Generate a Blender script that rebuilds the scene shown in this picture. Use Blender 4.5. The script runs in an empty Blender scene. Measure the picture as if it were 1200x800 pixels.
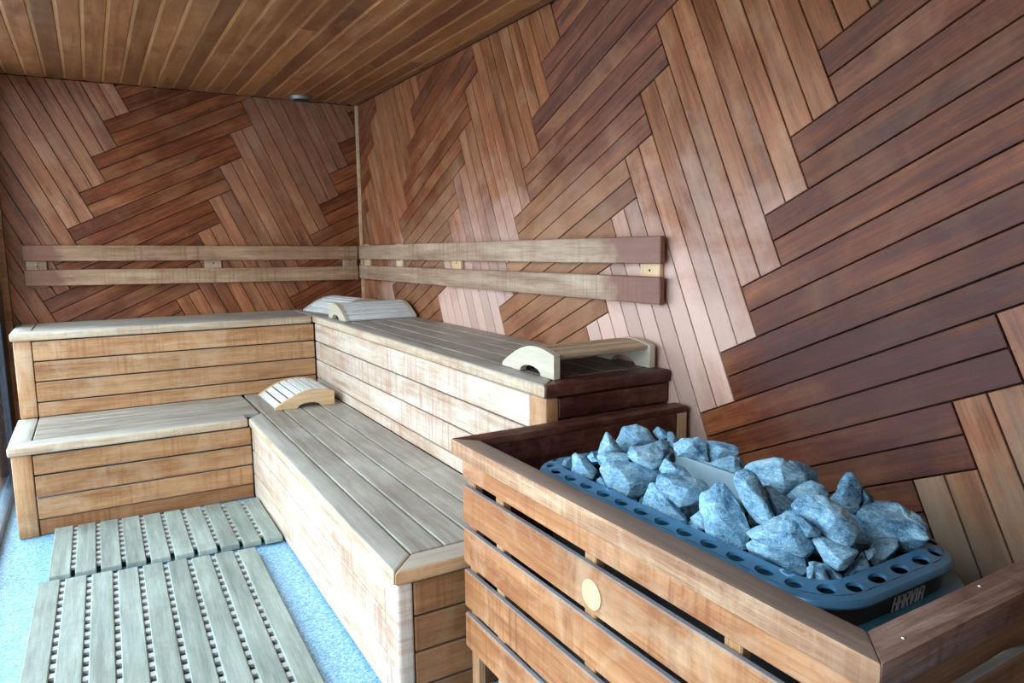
import bpy, bmesh, math, random
from mathutils import Vector, Matrix, noise as mnoise

# ---------------------------------------------------------------- camera, sky, light, exposure
SC = bpy.context.scene
COL = SC.collection
rad = math.radians


def make_camera():
    f, yaw, pitch, roll = 832.5154, rad(30.4475), rad(-7.7999), rad(-0.6096)
    fw = Vector((math.sin(yaw) * math.cos(pitch), math.cos(yaw) * math.cos(pitch), math.sin(pitch)))
    r = fw.cross(Vector((0, 0, 1))).normalized()
    u = r.cross(fw)
    r, u = r * math.cos(roll) + u * math.sin(roll), u * math.cos(roll) - r * math.sin(roll)
    cam = bpy.data.cameras.new('camera')
    cam.sensor_width = 36.0
    cam.lens = 36.0 * f / 1200.0
    cam.clip_start = 0.02
    o = bpy.data.objects.new('camera', cam)
    m = Matrix.Identity(4)
    for i in range(3):
        m[i][0], m[i][1], m[i][2] = r[i], u[i], -fw[i]
    m.translation = Vector((-1.7389, -5.1289, 1.361))
    o.matrix_world = m
    COL.objects.link(o)
    SC.camera = o


make_camera()
SC.view_settings.view_transform = 'Standard'
SC.view_settings.look = 'None'
SC.view_settings.gamma = 1.0
SC.view_settings.use_curve_mapping = False
SC.view_settings.exposure = 0.2
SC.cycles.use_denoising = True
SC.cycles.max_bounces = 10
SC.cycles.diffuse_bounces = 6
SC.cycles.transparent_max_bounces = 16
SC.cycles.sample_clamp_indirect = 8.0

SKY_STRENGTH = 7.6
world = bpy.data.worlds.new('overcast_sky')
SC.world = world
world.use_nodes = True
wn = world.node_tree.nodes
wn['Background'].inputs['Color'].default_value = (0.76, 0.88, 1.0, 1)
wn['Background'].inputs['Strength'].default_value = SKY_STRENGTH


def portal(loc, size_y, size_z):
    d = bpy.data.lights.new('window_portal', 'AREA')
    d.shape = 'RECTANGLE'
    d.size, d.size_y = size_z, size_y
    d.cycles.is_portal = True
    o = bpy.data.objects.new('window_portal', d)
    o.location = loc
    o.rotation_euler = (0, rad(-90), 0)      # faces +x, into the room
    COL.objects.link(o)


portal((-2.27, -2.55, 1.16), 5.0, 2.2)

# ---------------------------------------------------------------- dimensions (metres)
HC = 2.358            # ceiling
XG = -2.2             # glass wall
YF = -5.75            # wall behind the camera
Z1, Z2 = 0.45, 0.918  # bench tops
random.seed(11)


def lin(r, g, b):
    f = lambda c: (c / 255 / 12.92) if c / 255 <= 0.04045 else ((c / 255 + 0.055) / 1.055) ** 2.4
    return (f(r), f(g), f(b), 1.0)


# ---------------------------------------------------------------- materials
class NT:
    """tiny helper to write node trees"""

    def __init__(self, name):
        self.m = bpy.data.materials.new(name)
        self.m.use_nodes = True
        self.t = self.m.node_tree
        self.t.nodes.clear()
        self.out = self.t.nodes.new('ShaderNodeOutputMaterial')

    def n(self, kind, **kw):
        nd = self.t.nodes.new('ShaderNode' + kind)
        for k, v in kw.items():
            setattr(nd, k, v)
        return nd

    def l(self, a, b):
        self.t.links.new(a, b)

    def put(self, sock, v):
        if isinstance(v, (int, float)):
            sock.default_value = v
        elif isinstance(v, (tuple, list)):
            sock.default_value = v
        else:
            self.l(v, sock)

    def math(self, op, a, b=0.0, clamp=False):
        nd = self.n('Math', operation=op, use_clamp=clamp)
        self.put(nd.inputs[0], a)
        self.put(nd.inputs[1], b)
        return nd.outputs[0]

    def vmath(self, op, a, b):
        nd = self.n('VectorMath', operation=op)
        self.put(nd.inputs[0], a)
        self.put(nd.inputs[1], b)
        return nd.outputs[0]

    def noise(self, vec, scale, detail=3.0, rough=0.55, dist=0.0):
        nd = self.n('TexNoise')
        self.l(vec, nd.inputs['Vector'])
        nd.inputs['Scale'].default_value = scale
        nd.inputs['Detail'].default_value = detail
        nd.inputs['Roughness'].default_value = rough
        nd.inputs['Distortion'].default_value = dist
        return nd.outputs['Fac']

    def ramp(self, fac, stops):
        nd = self.n('ValToRGB')
        e = nd.color_ramp.elements
        while len(e) < len(stops):
            e.new(0.5)
        for i, (p, c) in enumerate(stops):
            e[i].position = p
            e[i].color = c
        self.put(nd.inputs['Fac'], fac)
        return nd.outputs['Color']

    def mix(self, fac, a, b, mode='MIX'):
        nd = self.n('Mix', data_type='RGBA', blend_type=mode)
        self.put(nd.inputs['Factor'], fac)
        self.put(nd.inputs['A'], a)
        self.put(nd.inputs['B'], b)
        return nd.outputs['Result']

    def maprange(self, v, a, b, c=0.0, d=1.0):
        nd = self.n('MapRange')
        nd.clamp = True
        self.put(nd.inputs[0], v)
        for i, x in enumerate((a, b, c, d)):
            nd.inputs[i + 1].default_value = x
        return nd.outputs[0]

    def bsdf(self, color, rough=0.5, **kw):
        b = self.n('BsdfPrincipled')
        self.put(b.inputs['Base Color'], color)
        self.put(b.inputs['Roughness'], rough)
        for k, v in kw.items():
            self.put(b.inputs[k.replace('_', ' ')], v)
        self.l(b.outputs[0], self.out.inputs['Surface'])
        return b

    def bump(self, b, h, strength=0.3, dist=0.002):
        nd = self.n('Bump')
        nd.inputs['Strength'].default_value = strength
        nd.inputs['Distance'].default_value = dist
        self.put(nd.inputs['Height'], h)
        self.l(nd.outputs[0], b.inputs['Normal'])


def wood(name, dark, mid, light, rough=0.5, spec=0.4, streak=0.0, streak_col=None, patch=0.0, patch_col=None,
         vary=0.28, aniso=0.0, relief=0.35, patch_scale=5.0, grain_w=1.0,
         top_col=None, top_amt=0.9, end_stain_shade=None, bleach_sheen_tone=None, edge_wear=0.0):
    """sawn timber, grain along the local X of each board; every board shifted by its own random offset"""
    t = NT(name)
    tc = t.n('TexCoord').outputs['Object']
    oi = t.n('ObjectInfo')
    rnd = oi.outputs['Random']
    off = t.n('CombineXYZ')
    t.l(t.math('MULTIPLY', rnd, 53.0), off.inputs[0])
    t.l(t.math('MULTIPLY', rnd, 91.0), off.inputs[1])
    t.l(t.math('MULTIPLY', rnd, 27.0), off.inputs[2])
    p = t.vmath('ADD', tc, off.outputs[0])
    grain = t.noise(t.vmath('MULTIPLY', p, (1.6, 26, 26)), 1.5, 6, 0.62, 0.4)
    blotch = t.noise(t.vmath('MULTIPLY', p, (1.3, 5, 5)), 1.3, 3, 0.55, 0.8)
    fine = t.noise(t.vmath('MULTIPLY', p, (9, 300, 300)), 1.0, 3, 0.6)
    fac = t.math('ADD', t.math('MULTIPLY', grain, 0.55 * grain_w), t.math('MULTIPLY', blotch, 1.0 - 0.55 * grain_w))
    fac = t.math('ADD', fac, t.math('MULTIPLY', t.math('SUBTRACT', fine, 0.5), 0.30))
    col = t.ramp(fac, [(0.34, dark), (0.5, mid), (0.66, light)])
    if streak:
        st = t.noise(t.vmath('MULTIPLY', p, (60, 2.2, 2.2)), 1.0, 4, 0.65)
        st2 = t.noise(t.vmath('MULTIPLY', p, (3.0, 2.0, 2.0)), 1.0, 2, 0.5)
        sf = t.math('MULTIPLY', t.maprange(st, 0.48, 0.60), t.maprange(st2, 0.35, 0.65), True)
        col = t.mix(t.math('MULTIPLY', sf, streak), col, streak_col or dark)
    if patch:
        pn = t.noise(p, patch_scale, 5, 0.65, 0.6)
        pf = t.math('MULTIPLY', t.maprange(pn, 0.5, 0.68), patch)
        col = t.mix(pf, col, patch_col or light)
    geo = t.n('NewGeometry')
    fl = t.noise(t.vmath('MULTIPLY', p, (22, 70, 70)), 1.0, 4, 0.7)
    col = t.mix(t.maprange(fl, 0.60, 0.72, 0.0, 0.45), col, light)
    col = t.mix(t.maprange(fl, 0.28, 0.40, 0.45, 0.0), col, dark)
    if top_col:      # faces that look up take a greyer tone
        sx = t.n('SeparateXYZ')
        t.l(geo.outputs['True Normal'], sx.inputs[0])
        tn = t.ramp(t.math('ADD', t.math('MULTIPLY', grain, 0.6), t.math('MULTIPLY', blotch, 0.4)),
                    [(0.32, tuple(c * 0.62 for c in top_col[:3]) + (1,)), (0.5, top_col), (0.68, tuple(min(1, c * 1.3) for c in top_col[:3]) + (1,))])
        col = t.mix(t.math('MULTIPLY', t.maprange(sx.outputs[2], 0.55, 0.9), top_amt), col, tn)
    if end_stain_shade:    # dark red board end: stain on backrests, painted shade on bench slats
        gx = t.n('SeparateXYZ')
        t.l(t.n('TexCoord').outputs['Generated'], gx.inputs[0])
        e1 = t.math('ADD', gx.outputs[0], t.math('MULTIPLY', t.math('SUBTRACT', t.noise(tc, 6, 3, 0.6), 0.5), 0.22))
        col = t.mix(t.maprange(e1, end_stain_shade[0], end_stain_shade[0] + 0.05, 0.75, 0.0), col, end_stain_shade[1])
    for bleach_sheen_tone in (bleach_sheen_tone or ()):       # steam bleaching mixed with painted window sheen; plain tone changes near the heater
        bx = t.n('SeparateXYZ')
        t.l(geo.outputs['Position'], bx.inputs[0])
        dz = t.math('ABSOLUTE', t.math('SUBTRACT', bx.outputs[2], bleach_sheen_tone[1]))
        dy = t.math('ABSOLUTE', t.math('SUBTRACT', bx.outputs[1], bleach_sheen_tone[2]))
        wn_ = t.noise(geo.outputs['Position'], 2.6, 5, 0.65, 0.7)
        k = t.math('ADD', t.math('DIVIDE', dz, bleach_sheen_tone[3]), t.math('MULTIPLY', t.math('POWER', t.math('DIVIDE', dy, bleach_sheen_tone[4]), 4.0), 1.0))
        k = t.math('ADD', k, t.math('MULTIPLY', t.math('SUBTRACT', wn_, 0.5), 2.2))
        col = t.mix(t.maprange(k, 0.15, 1.15, bleach_sheen_tone[5], 0.0), col, bleach_sheen_tone[0])
    v = t.math('ADD', 1.0 - vary * 0.5, t.math('MULTIPLY', t.math('FRACT', t.math('MULTIPLY', rnd, 7.31)), vary))
    vc = t.n('CombineColor')
    for i in range(3):
        t.l(v, vc.inputs[i])
    col = t.mix(1.0, col, vc.outputs[0], 'MULTIPLY')
    col = t.mix(1.0, col, oi.outputs['Color'], 'MULTIPLY')
    b = t.bsdf(col, t.maprange(grain, 0.3, 0.7, rough - 0.08, rough + 0.1))
    b.inputs['Specular IOR Level'].default_value = spec
    if aniso:
        b.inputs['Anisotropic'].default_value = aniso
        vt = t.n('VectorTransform', vector_type='VECTOR', convert_from='OBJECT', convert_to='WORLD')
        vt.inputs[0].default_value = (0, 1, 0)
        t.l(vt.outputs[0], b.inputs['Tangent'])
    h = t.math('ADD', t.math('MULTIPLY', fine, 0.6), t.math('MULTIPLY', grain, 0.6))
    if streak:
        h = t.math('ADD', h, t.math('MULTIPLY', st, 0.5))
    t.bump(b, h, relief, 0.0015)
    return t.m


def plain(name, col, rough=0.5, metal=0.0, spec=0.5):
    t = NT(name)
    tc = t.n('TexCoord').outputs['Object']
    n = t.noise(tc, 14, 4, 0.6)
    k = t.ramp(n, [(0.3, tuple(c * 0.85 for c in col[:3]) + (1,)), (0.7, tuple(min(1, c * 1.12) for c in col[:3]) + (1,))])
    b = t.bsdf(k, rough, Metallic=metal)
    b.inputs['Specular IOR Level'].default_value = spec
    return t.m


M = {}
M['wall'] = wood('herringbone_hardwood', lin(96, 52, 31), lin(134, 78, 47), lin(165, 106, 70), 0.46, 0.33, 0.12, lin(70, 40, 30),
                 0.3, lin(180, 140, 108), 0.34, 0.75, 0.3, 3.0, bleach_sheen_tone=((lin(200, 162, 146), 1.0, -2.3, 0.6, 1.9, 0.8), (lin(156, 140, 120), 0.5, -4.3, 0.4, 0.45, 0.8)))
M['wall_dark'] = wood('herringbone_hardwood_dark', lin(72, 33, 19), lin(108, 55, 31), lin(144, 84, 50), 0.48, 0.25, 0.12, lin(46, 24, 18),
                      0.35, lin(158, 112, 78), 0.36, 0.75, 0.3, 3.0, bleach_sheen_tone=((lin(186, 146, 114), 1.3, -2.0, 0.45, 1.6, 0.4), (lin(66, 36, 34), 1.05, -4.1, 0.6, 0.6, 0.7)))
M['ceiling'] = wood('ceiling_hardwood', lin(102, 56, 30), lin(132, 78, 42), lin(156, 100, 58), 0.5, 0.3, 0, None, 0.3, lin(170, 134, 96), 0.4)
M['ceiling_tongue'] = wood('ceiling_tongue_timber', lin(154, 100, 58), lin(174, 120, 74), lin(190, 138, 92), 0.5, 0.3, 0, None, 0, None, 0.2)
M['back_dark'] = plain('joint_shadow_board', lin(40, 22, 16), 0.9)
GREY = lin(158, 158, 154)
M['riser'] = wood('bench_riser_timber', lin(132, 86, 54), lin(168, 122, 82), lin(190, 148, 108), 0.55, 0.3, 0.55, lin(140, 86, 54),
                  0.3, lin(208, 186, 158), 0.16, 0, 0.4, top_col=lin(160, 148, 134))
M['riser_pale'] = wood('bleached_riser_timber', lin(156, 124, 100), lin(186, 163, 142), lin(200, 186, 170), 0.5, 0.4, 0.65, lin(156, 102, 80),
                       0.4, lin(200, 192, 182), 0.10, 0, 0.6)
M['top'] = wood('weathered_bench_slat', lin(120, 110, 97), lin(150, 142, 129), lin(178, 172, 160), 0.45, 0.45, 0, None,
                0.35, lin(118, 104, 92), 0.16, 0, 0.4)
M['top_scorched'] = wood('heat_stained_bench_slat', lin(120, 110, 97), lin(150, 142, 129), lin(178, 172, 160), 0.45, 0.45, 0, None,
                         0.35, lin(118, 104, 92), 0.16, 0, 0.4, end_stain_shade=(0.10, lin(70, 38, 28)))  # slat ends: dark red wood with the headrest's shade painted in
M['top_warm'] = wood('worn_bench_edge', lin(148, 120, 94), lin(182, 156, 128), lin(204, 184, 158), 0.5, 0.35, 0.4, lin(146, 100, 68),
                     0.35, lin(206, 198, 182), 0.1, 0, 0.4, top_col=lin(168, 166, 158), top_amt=0.8)
M['scorched'] = wood('heat_darkened_timber', lin(44, 20, 14), lin(72, 34, 24), lin(106, 60, 44), 0.45, 0.4, 0.3, lin(36, 16, 12),
                     0.45, lin(128, 88, 70), 0.2, 0, 0.6, 14.0)  # dark wood by the heater, its shade painted into the colour
M['back'] = wood('backrest_timber', lin(118, 84, 60), lin(156, 122, 94), lin(182, 152, 124), 0.5, 0.4, 0.6, lin(108, 70, 48),
                 0.35, lin(120, 78, 60), 0.15, 0, 0.4, end_stain_shade=(0.07, lin(112, 62, 48)))
M['back_right'] = wood('backrest_timber_bleached', lin(118, 88, 66), lin(154, 124, 98), lin(180, 154, 128), 0.5, 0.4, 0.6, lin(118, 78, 56),
                       0.35, lin(140, 94, 72), 0.15, 0, 0.4, end_stain_shade=(0.07, lin(112, 58, 46)))
M['fence'] = wood('heater_guard_timber', lin(130, 76, 44), lin(156, 101, 62), lin(180, 128, 86), 0.6, 0.25, 0.65, lin(118, 68, 40),
                  0.35, lin(204, 176, 142), 0.16, 0, 0.5, top_col=lin(128, 132, 136))
M['fence_cap'] = wood('weathered_guard_rail', lin(124, 82, 54), lin(156, 112, 80), lin(192, 154, 120), 0.6, 0.3, 0.3, lin(214, 184, 148),
                      0.35, lin(214, 184, 146), 0.1, 0, 0.9, 9.0, 1.3, top_col=lin(142, 122, 110))
M['fence_dark'] = wood('dark_guard_rail', lin(84, 56, 46), lin(126, 96, 82), lin(166, 138, 124), 0.45, 0.45, 0.1, lin(60, 34, 28),
                       0.75, lin(72, 40, 34), 0.1, 0, 0.7, 16.0)
M['guard_shade'] = wood('brown_guard_board', lin(104, 72, 50), lin(140, 104, 76), lin(166, 130, 98), 0.6, 0.25, 0.25, lin(76, 50, 36), 0.2, None, 0.1,
                        top_col=lin(150, 148, 144))
M['pale'] = wood('pale_unfinished_timber', lin(180, 154, 118), lin(204, 180, 144), lin(220, 202, 172), 0.55, 0.3, 0.15, lin(180, 140, 100), 0, None, 0.08)
M['headrest'] = wood('headrest_side_timber', lin(178, 140, 100), lin(198, 162, 122), lin(212, 180, 144), 0.5, 0.3, 0.1, None, 0, None, 0.06)
M['plug'] = wood('pale_plug_timber', lin(176, 140, 104), lin(196, 160, 122), lin(210, 176, 140), 0.6, 0.3)
M['headrest_pale'] = wood('bleached_headrest_timber', lin(172, 156, 134), lin(188, 174, 152), lin(200, 190, 172), 0.5, 0.3, 0.1, lin(190, 160, 130), 0.15, lin(214, 184, 156), 0.06)
M['headrest_slat'] = wood('headrest_slat_timber', lin(190, 188, 180), lin(214, 212, 206), lin(230, 228, 224), 0.5, 0.35, 0, None, 0.2, lin(186, 160, 128), 0.12)
M['headrest_brown'] = wood('brown_headrest_slat', lin(150, 124, 94), lin(182, 156, 124), lin(204, 182, 152), 0.5, 0.35, 0, None, 0.3, lin(130, 94, 62), 0.1)
M['duck'] = wood('weathered_duckboard', lin(112, 119, 110), lin(140, 147, 137), lin(162, 170, 159), 0.6, 0.25, 0, None, 0.3, lin(118, 112, 98), 0.18, 0, 0.4)
M['link'] = plain('white_plastic_link', lin(176, 174, 168), 0.5)
M['frame'] = plain('dark_window_frame', lin(22, 34, 48), 0.35)
M['steel'] = plain('stainless_collar', lin(72, 64, 60), 0.36, 0.6)
M['rim'] = plain('blued_steel_rim', lin(84, 138, 174), 0.36, 0.35)
M['dark'] = plain('heater_interior', lin(24, 26, 30), 0.8)
M['flange'] = plain('teal_flange_steel', lin(70, 130, 150), 0.4, 0.2)
M['plate'] = plain('pale_element_plate', lin(150, 172, 180), 0.5, 0.1)
M['logo'] = plain('logo_grey_enamel', lin(205, 205, 202), 0.35, 0.1)
M['logo_base'] = plain('logo_black_plate', lin(18, 22, 30), 0.4)
M['metal'] = plain('bare_metal', lin(190, 188, 182), 0.3, 0.9)
M['brass'] = plain('dull_lamp_metal', lin(120, 110, 98), 0.4, 0.6)
M['plaster'] = plain('dark_lintel_timber', lin(86, 56, 36), 0.6)


def floor_mat():
    t = NT('blue_grey_terrazzo_tile')
    tc = t.n('TexCoord').outputs['Object']
    p = t.vmath('ADD', tc, t.vmath('MULTIPLY', t.n('ObjectInfo').outputs['Location'], (1, 1, 1)))
    v = t.n('TexVoronoi')
    v.inputs['Scale'].default_value = 170
    t.l(p, v.inputs['Vector'])
    sp = t.n('SeparateColor')
    t.l(v.outputs['Color'], sp.inputs[0])
    fine = t.noise(p, 420, 2, 0.6)
    f = t.math('ADD', t.math('MULTIPLY', sp.outputs[0], 0.6), t.math('MULTIPLY', fine, 0.4))
    col = t.ramp(f, [(0.15, lin(84, 132, 172)), (0.45, lin(124, 172, 206)), (0.8, lin(168, 206, 228))])
    b = t.bsdf(col, 0.35)
    t.bump(b, f, 0.1, 0.001)
    return t.m


def stone_mat():
    t = NT('blue_grey_peridotite_stone')
    tc = t.n('TexCoord').outputs['Object']
    oi = t.n('ObjectInfo')
    rnd = oi.outputs['Random']
    off = t.n('CombineXYZ')
    for i, k in enumerate((31.0, 57.0, 83.0)):
        t.l(t.math('MULTIPLY', rnd, k), off.inputs[i])
    p = t.vmath('ADD', tc, off.outputs[0])
    big = t.noise(p, 14, 4, 0.6)
    vein = t.noise(t.vmath('MULTIPLY', p, (1, 1, 3.5)), 22, 5, 0.7, 1.2)
    speck = t.noise(p, 130, 3, 0.7)
    f = t.math('ADD', t.math('MULTIPLY', big, 0.4), t.math('MULTIPLY', vein, 0.35))
    f = t.math('ADD', f, t.math('MULTIPLY', speck, 0.25))
    sp2 = t.noise(p, 420, 2, 0.5)
    f = t.math('ADD', f, t.math('MULTIPLY', t.math('SUBTRACT', sp2, 0.5), 0.22))
    col = t.ramp(f, [(0.37, lin(52, 86, 114)), (0.46, lin(110, 152, 178)), (0.55, lin(152, 190, 208)), (0.66, lin(196, 222, 230))])
    crack = t.maprange(t.math('ABSOLUTE', t.math('SUBTRACT', vein, 0.5)), 0.0, 0.02, 0.45, 0.0)
    col = t.mix(crack, col, lin(58, 80, 104))
    col = t.mix(1.0, col, oi.outputs['Color'], 'MULTIPLY')
    b = t.bsdf(col, 0.75)
    b.inputs['Specular IOR Level'].default_value = 0.3
    t.bump(b, t.math('ADD', t.math('MULTIPLY', vein, 0.8), t.math('MULTIPLY', speck, 0.5)), 0.8, 0.005)
    return t.m


def glass_mat():
    t = NT('window_glass')
    geo = t.n('NewGeometry')
    dt = t.n('VectorMath', operation='DOT_PRODUCT')
    t.l(geo.outputs['Normal'], dt.inputs[0])
    t.l(geo.outputs['Incoming'], dt.inputs[1])
    c = t.math('SUBTRACT', 1.0, t.math('ABSOLUTE', dt.outputs['Value']), True)
    fr = t.math('ADD', 0.02, t.math('MULTIPLY', t.math('POWER', c, 5.0), 0.6))
    tr = t.n('BsdfTransparent')
    tr.inputs['Color'].default_value = (0.93, 0.97, 0.98, 1)
    gl = t.n('BsdfGlossy')
    gl.inputs['Roughness'].default_value = 0.02
    mx = t.n('MixShader')
    t.l(fr, mx.inputs[0])
    t.l(tr.outputs[0], mx.inputs[1])
    t.l(gl.outputs[0], mx.inputs[2])
    t.l(mx.outputs[0], t.out.inputs['Surface'])
    return t.m


M['floor'] = floor_mat()
M['stone'] = stone_mat()
M['glass'] = glass_mat()
M['ground'] = plain('pale_outdoor_paving', lin(170, 180, 190), 0.9)

# ---------------------------------------------------------------- object helpers
MESH = {}


def link(name, mesh, m, parent=None, mat=None):
    """link a mesh; mat is the wanted world matrix (parents are never scaled)"""
    if m is not None and not mesh.materials:
        mesh.materials.append(m)
    o = bpy.data.objects.new(name, mesh)
    COL.objects.link(o)
    if parent is not None:
        o.parent = parent
        if mat is not None:
            o.matrix_basis = mat if parent.get('local') else Matrix.Translation(-Vector(parent.location)) @ mat
    elif mat is not None:
        o.matrix_basis = mat
    return o


def sub(name, mesh, m, part, world):
    """a sub-part: child of a part of an unrotated thing, placed by its world matrix"""
    if not mesh.materials:
        mesh.materials.append(m)
    o = bpy.data.objects.new(name, mesh)
    COL.objects.link(o)
    o.parent = part
    root = Matrix.Translation(Vector(part.parent.location))
    o.matrix_basis = (root @ part.matrix_basis).inverted() @ world
    return o


def thing(name, label, cat, loc=(0, 0, 0), rz=0.0, group=None, local=False):
    o = bpy.data.objects.new(name, None)
    o.empty_display_size = 0.05
    o.location = loc
    o.rotation_euler = (0, 0, rz)
    COL.objects.link(o)
    o['label'] = label
    o['category'] = cat
    if group:
        o['group'] = group
    if local:
        o['local'] = 1
    return o


def structure(name, loc=(0, 0, 0)):
    o = bpy.data.objects.new(name, None)
    o.empty_display_size = 0.05
    o.location = loc
    o['kind'] = 'structure'
    COL.objects.link(o)
    return o


def from_bm(bm, name, smooth=None):
    bmesh.ops.recalc_face_normals(bm, faces=bm.faces)
    me = bpy.data.meshes.new(name)
    bm.to_mesh(me)
    bm.free()
    if smooth is not None:
        for p in me.polygons:
            p.use_smooth = True
        me.set_sharp_from_angle(angle=rad(smooth))
    return me


def box_mesh(l, w, h, bev=0.003, seg=1):
    key = (round(l, 4), round(w, 4), round(h, 4), round(bev, 4), seg)
    bm = bmesh.new()
    bmesh.ops.create_cube(bm, size=1.0)
    bmesh.ops.scale(bm, vec=(l, w, h), verts=bm.verts)
    if bev:
        bmesh.ops.bevel(bm, geom=bm.edges[:], offset=min(bev, 0.45 * min(l, w, h)), segments=seg, profile=0.5, affect='EDGES')
    return from_bm(bm, 'board', 40 if seg > 1 else None)


AX = {'x': Matrix.Identity(3), 'y': Matrix(((0, -1, 0), (1, 0, 0), (0, 0, 1))), 'z': Matrix(((0, 0, -1), (0, 1, 0), (1, 0, 0)))}


def board(name, m, xr, yr, zr, axis='x', parent=None, bev=0.003, seg=1, share=True, tint=None):
    """a board filling the given world box, its own local X along the grain"""
    d = {'x': xr[1] - xr[0], 'y': yr[1] - yr[0], 'z': zr[1] - zr[0]}
    dims = {'x': (d['x'], d['y'], d['z']), 'y': (d['y'], d['x'], d['z']), 'z': (d['z'], d['y'], d['x'])}[axis]
    key = tuple(round(v, 4) for v in dims) + (bev, seg, m.name)
    me = MESH.get(key)
    if me is None:
        me = box_mesh(*dims, bev, seg)
        MESH[key] = me
    c = Vector(((xr[0] + xr[1]) / 2, (yr[0] + yr[1]) / 2, (zr[0] + zr[1]) / 2))
    o = link(name, me, m, parent, Matrix.Translation(c) @ AX[axis].to_4x4())
    if tint:
        o.color = tint
    return o


def prism_board(name, m, pts, z0, z1, axis='x', parent=None, bev=0.003, seg=1):
    """a mitred board: polygon in plan, extruded between z0 and z1, grain along axis"""
    R = AX[axis].to_4x4()
    cx = sum(p[0] for p in pts) / len(pts)
    cy = sum(p[1] for p in pts) / len(pts)
    T = Matrix.Translation((cx, cy, (z0 + z1) / 2)) @ R
    inv = T.inverted()
    bm = bmesh.new()
    lo = [bm.verts.new(inv @ Vector((x, y, z0))) for x, y in pts]
    hi = [bm.verts.new(inv @ Vector((x, y, z1))) for x, y in pts]
    n = len(pts)
    bm.faces.new(lo)
    bm.faces.new(hi)
    for i in range(n):
        bm.faces.new((lo[i], lo[(i + 1) % n], hi[(i + 1) % n], hi[i]))
    if bev:
        bmesh.ops.bevel(bm, geom=bm.edges[:], offset=bev, segments=seg, profile=0.5, affect='EDGES')
    return link(name, from_bm(bm, name, 40 if seg > 1 else None), m, parent, T)


def clip_poly(poly, rect):
    x0, x1, y0, y1 = rect
    for ax, val, sgn in ((0, x0, 1), (0, x1, -1), (1, y0, 1), (1, y1, -1)):
        out = []
        for i in range(len(poly)):
            a, b = poly[i], poly[(i + 1) % len(poly)]
            da, db = (a[ax] - val) * sgn, (b[ax] - val) * sgn
            if da >= 0:
                out.append(a)
            if da * db < 0:
                k = da / (da - db)
                out.append((a[0] + (b[0] - a[0]) * k, a[1] + (b[1] - a[1]) * k))
        poly = out
        if len(poly) < 3:
            return []
    return poly


def inset_poly(p, d):
    n = len(p)
    out = []
    for i in range(n):
        a, b, c = Vector(p[i - 1]), Vector(p[i]), Vector(p[(i + 1) % n])
        e1, e2 = (b - a).normalized(), (c - b).normalized()
        n1, n2 = Vector((-e1.y, e1.x)), Vector((-e2.y, e2.x))
        k = 1 + n1.dot(n2)
        if k < 0.2:
            k = 0.2
        q = b + (n1 + n2) * (d / k)
        out.append((q.x, q.y))
    return out


def area(p):
    return 0.5 * sum(p[i][0] * p[(i + 1) % len(p)][1] - p[(i + 1) % len(p)][0] * p[i][1] for i in range(len(p)))


def dedupe(p, eps=0.004):
    out = []
    for q in p:
        if not out or math.hypot(q[0] - out[-1][0], q[1] - out[-1][1]) > eps:
            out.append(q)
    if len(out) > 1 and math.hypot(out[0][0] - out[-1][0], out[0][1] - out[-1][1]) <= eps:
        out.pop()
    return out


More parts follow.
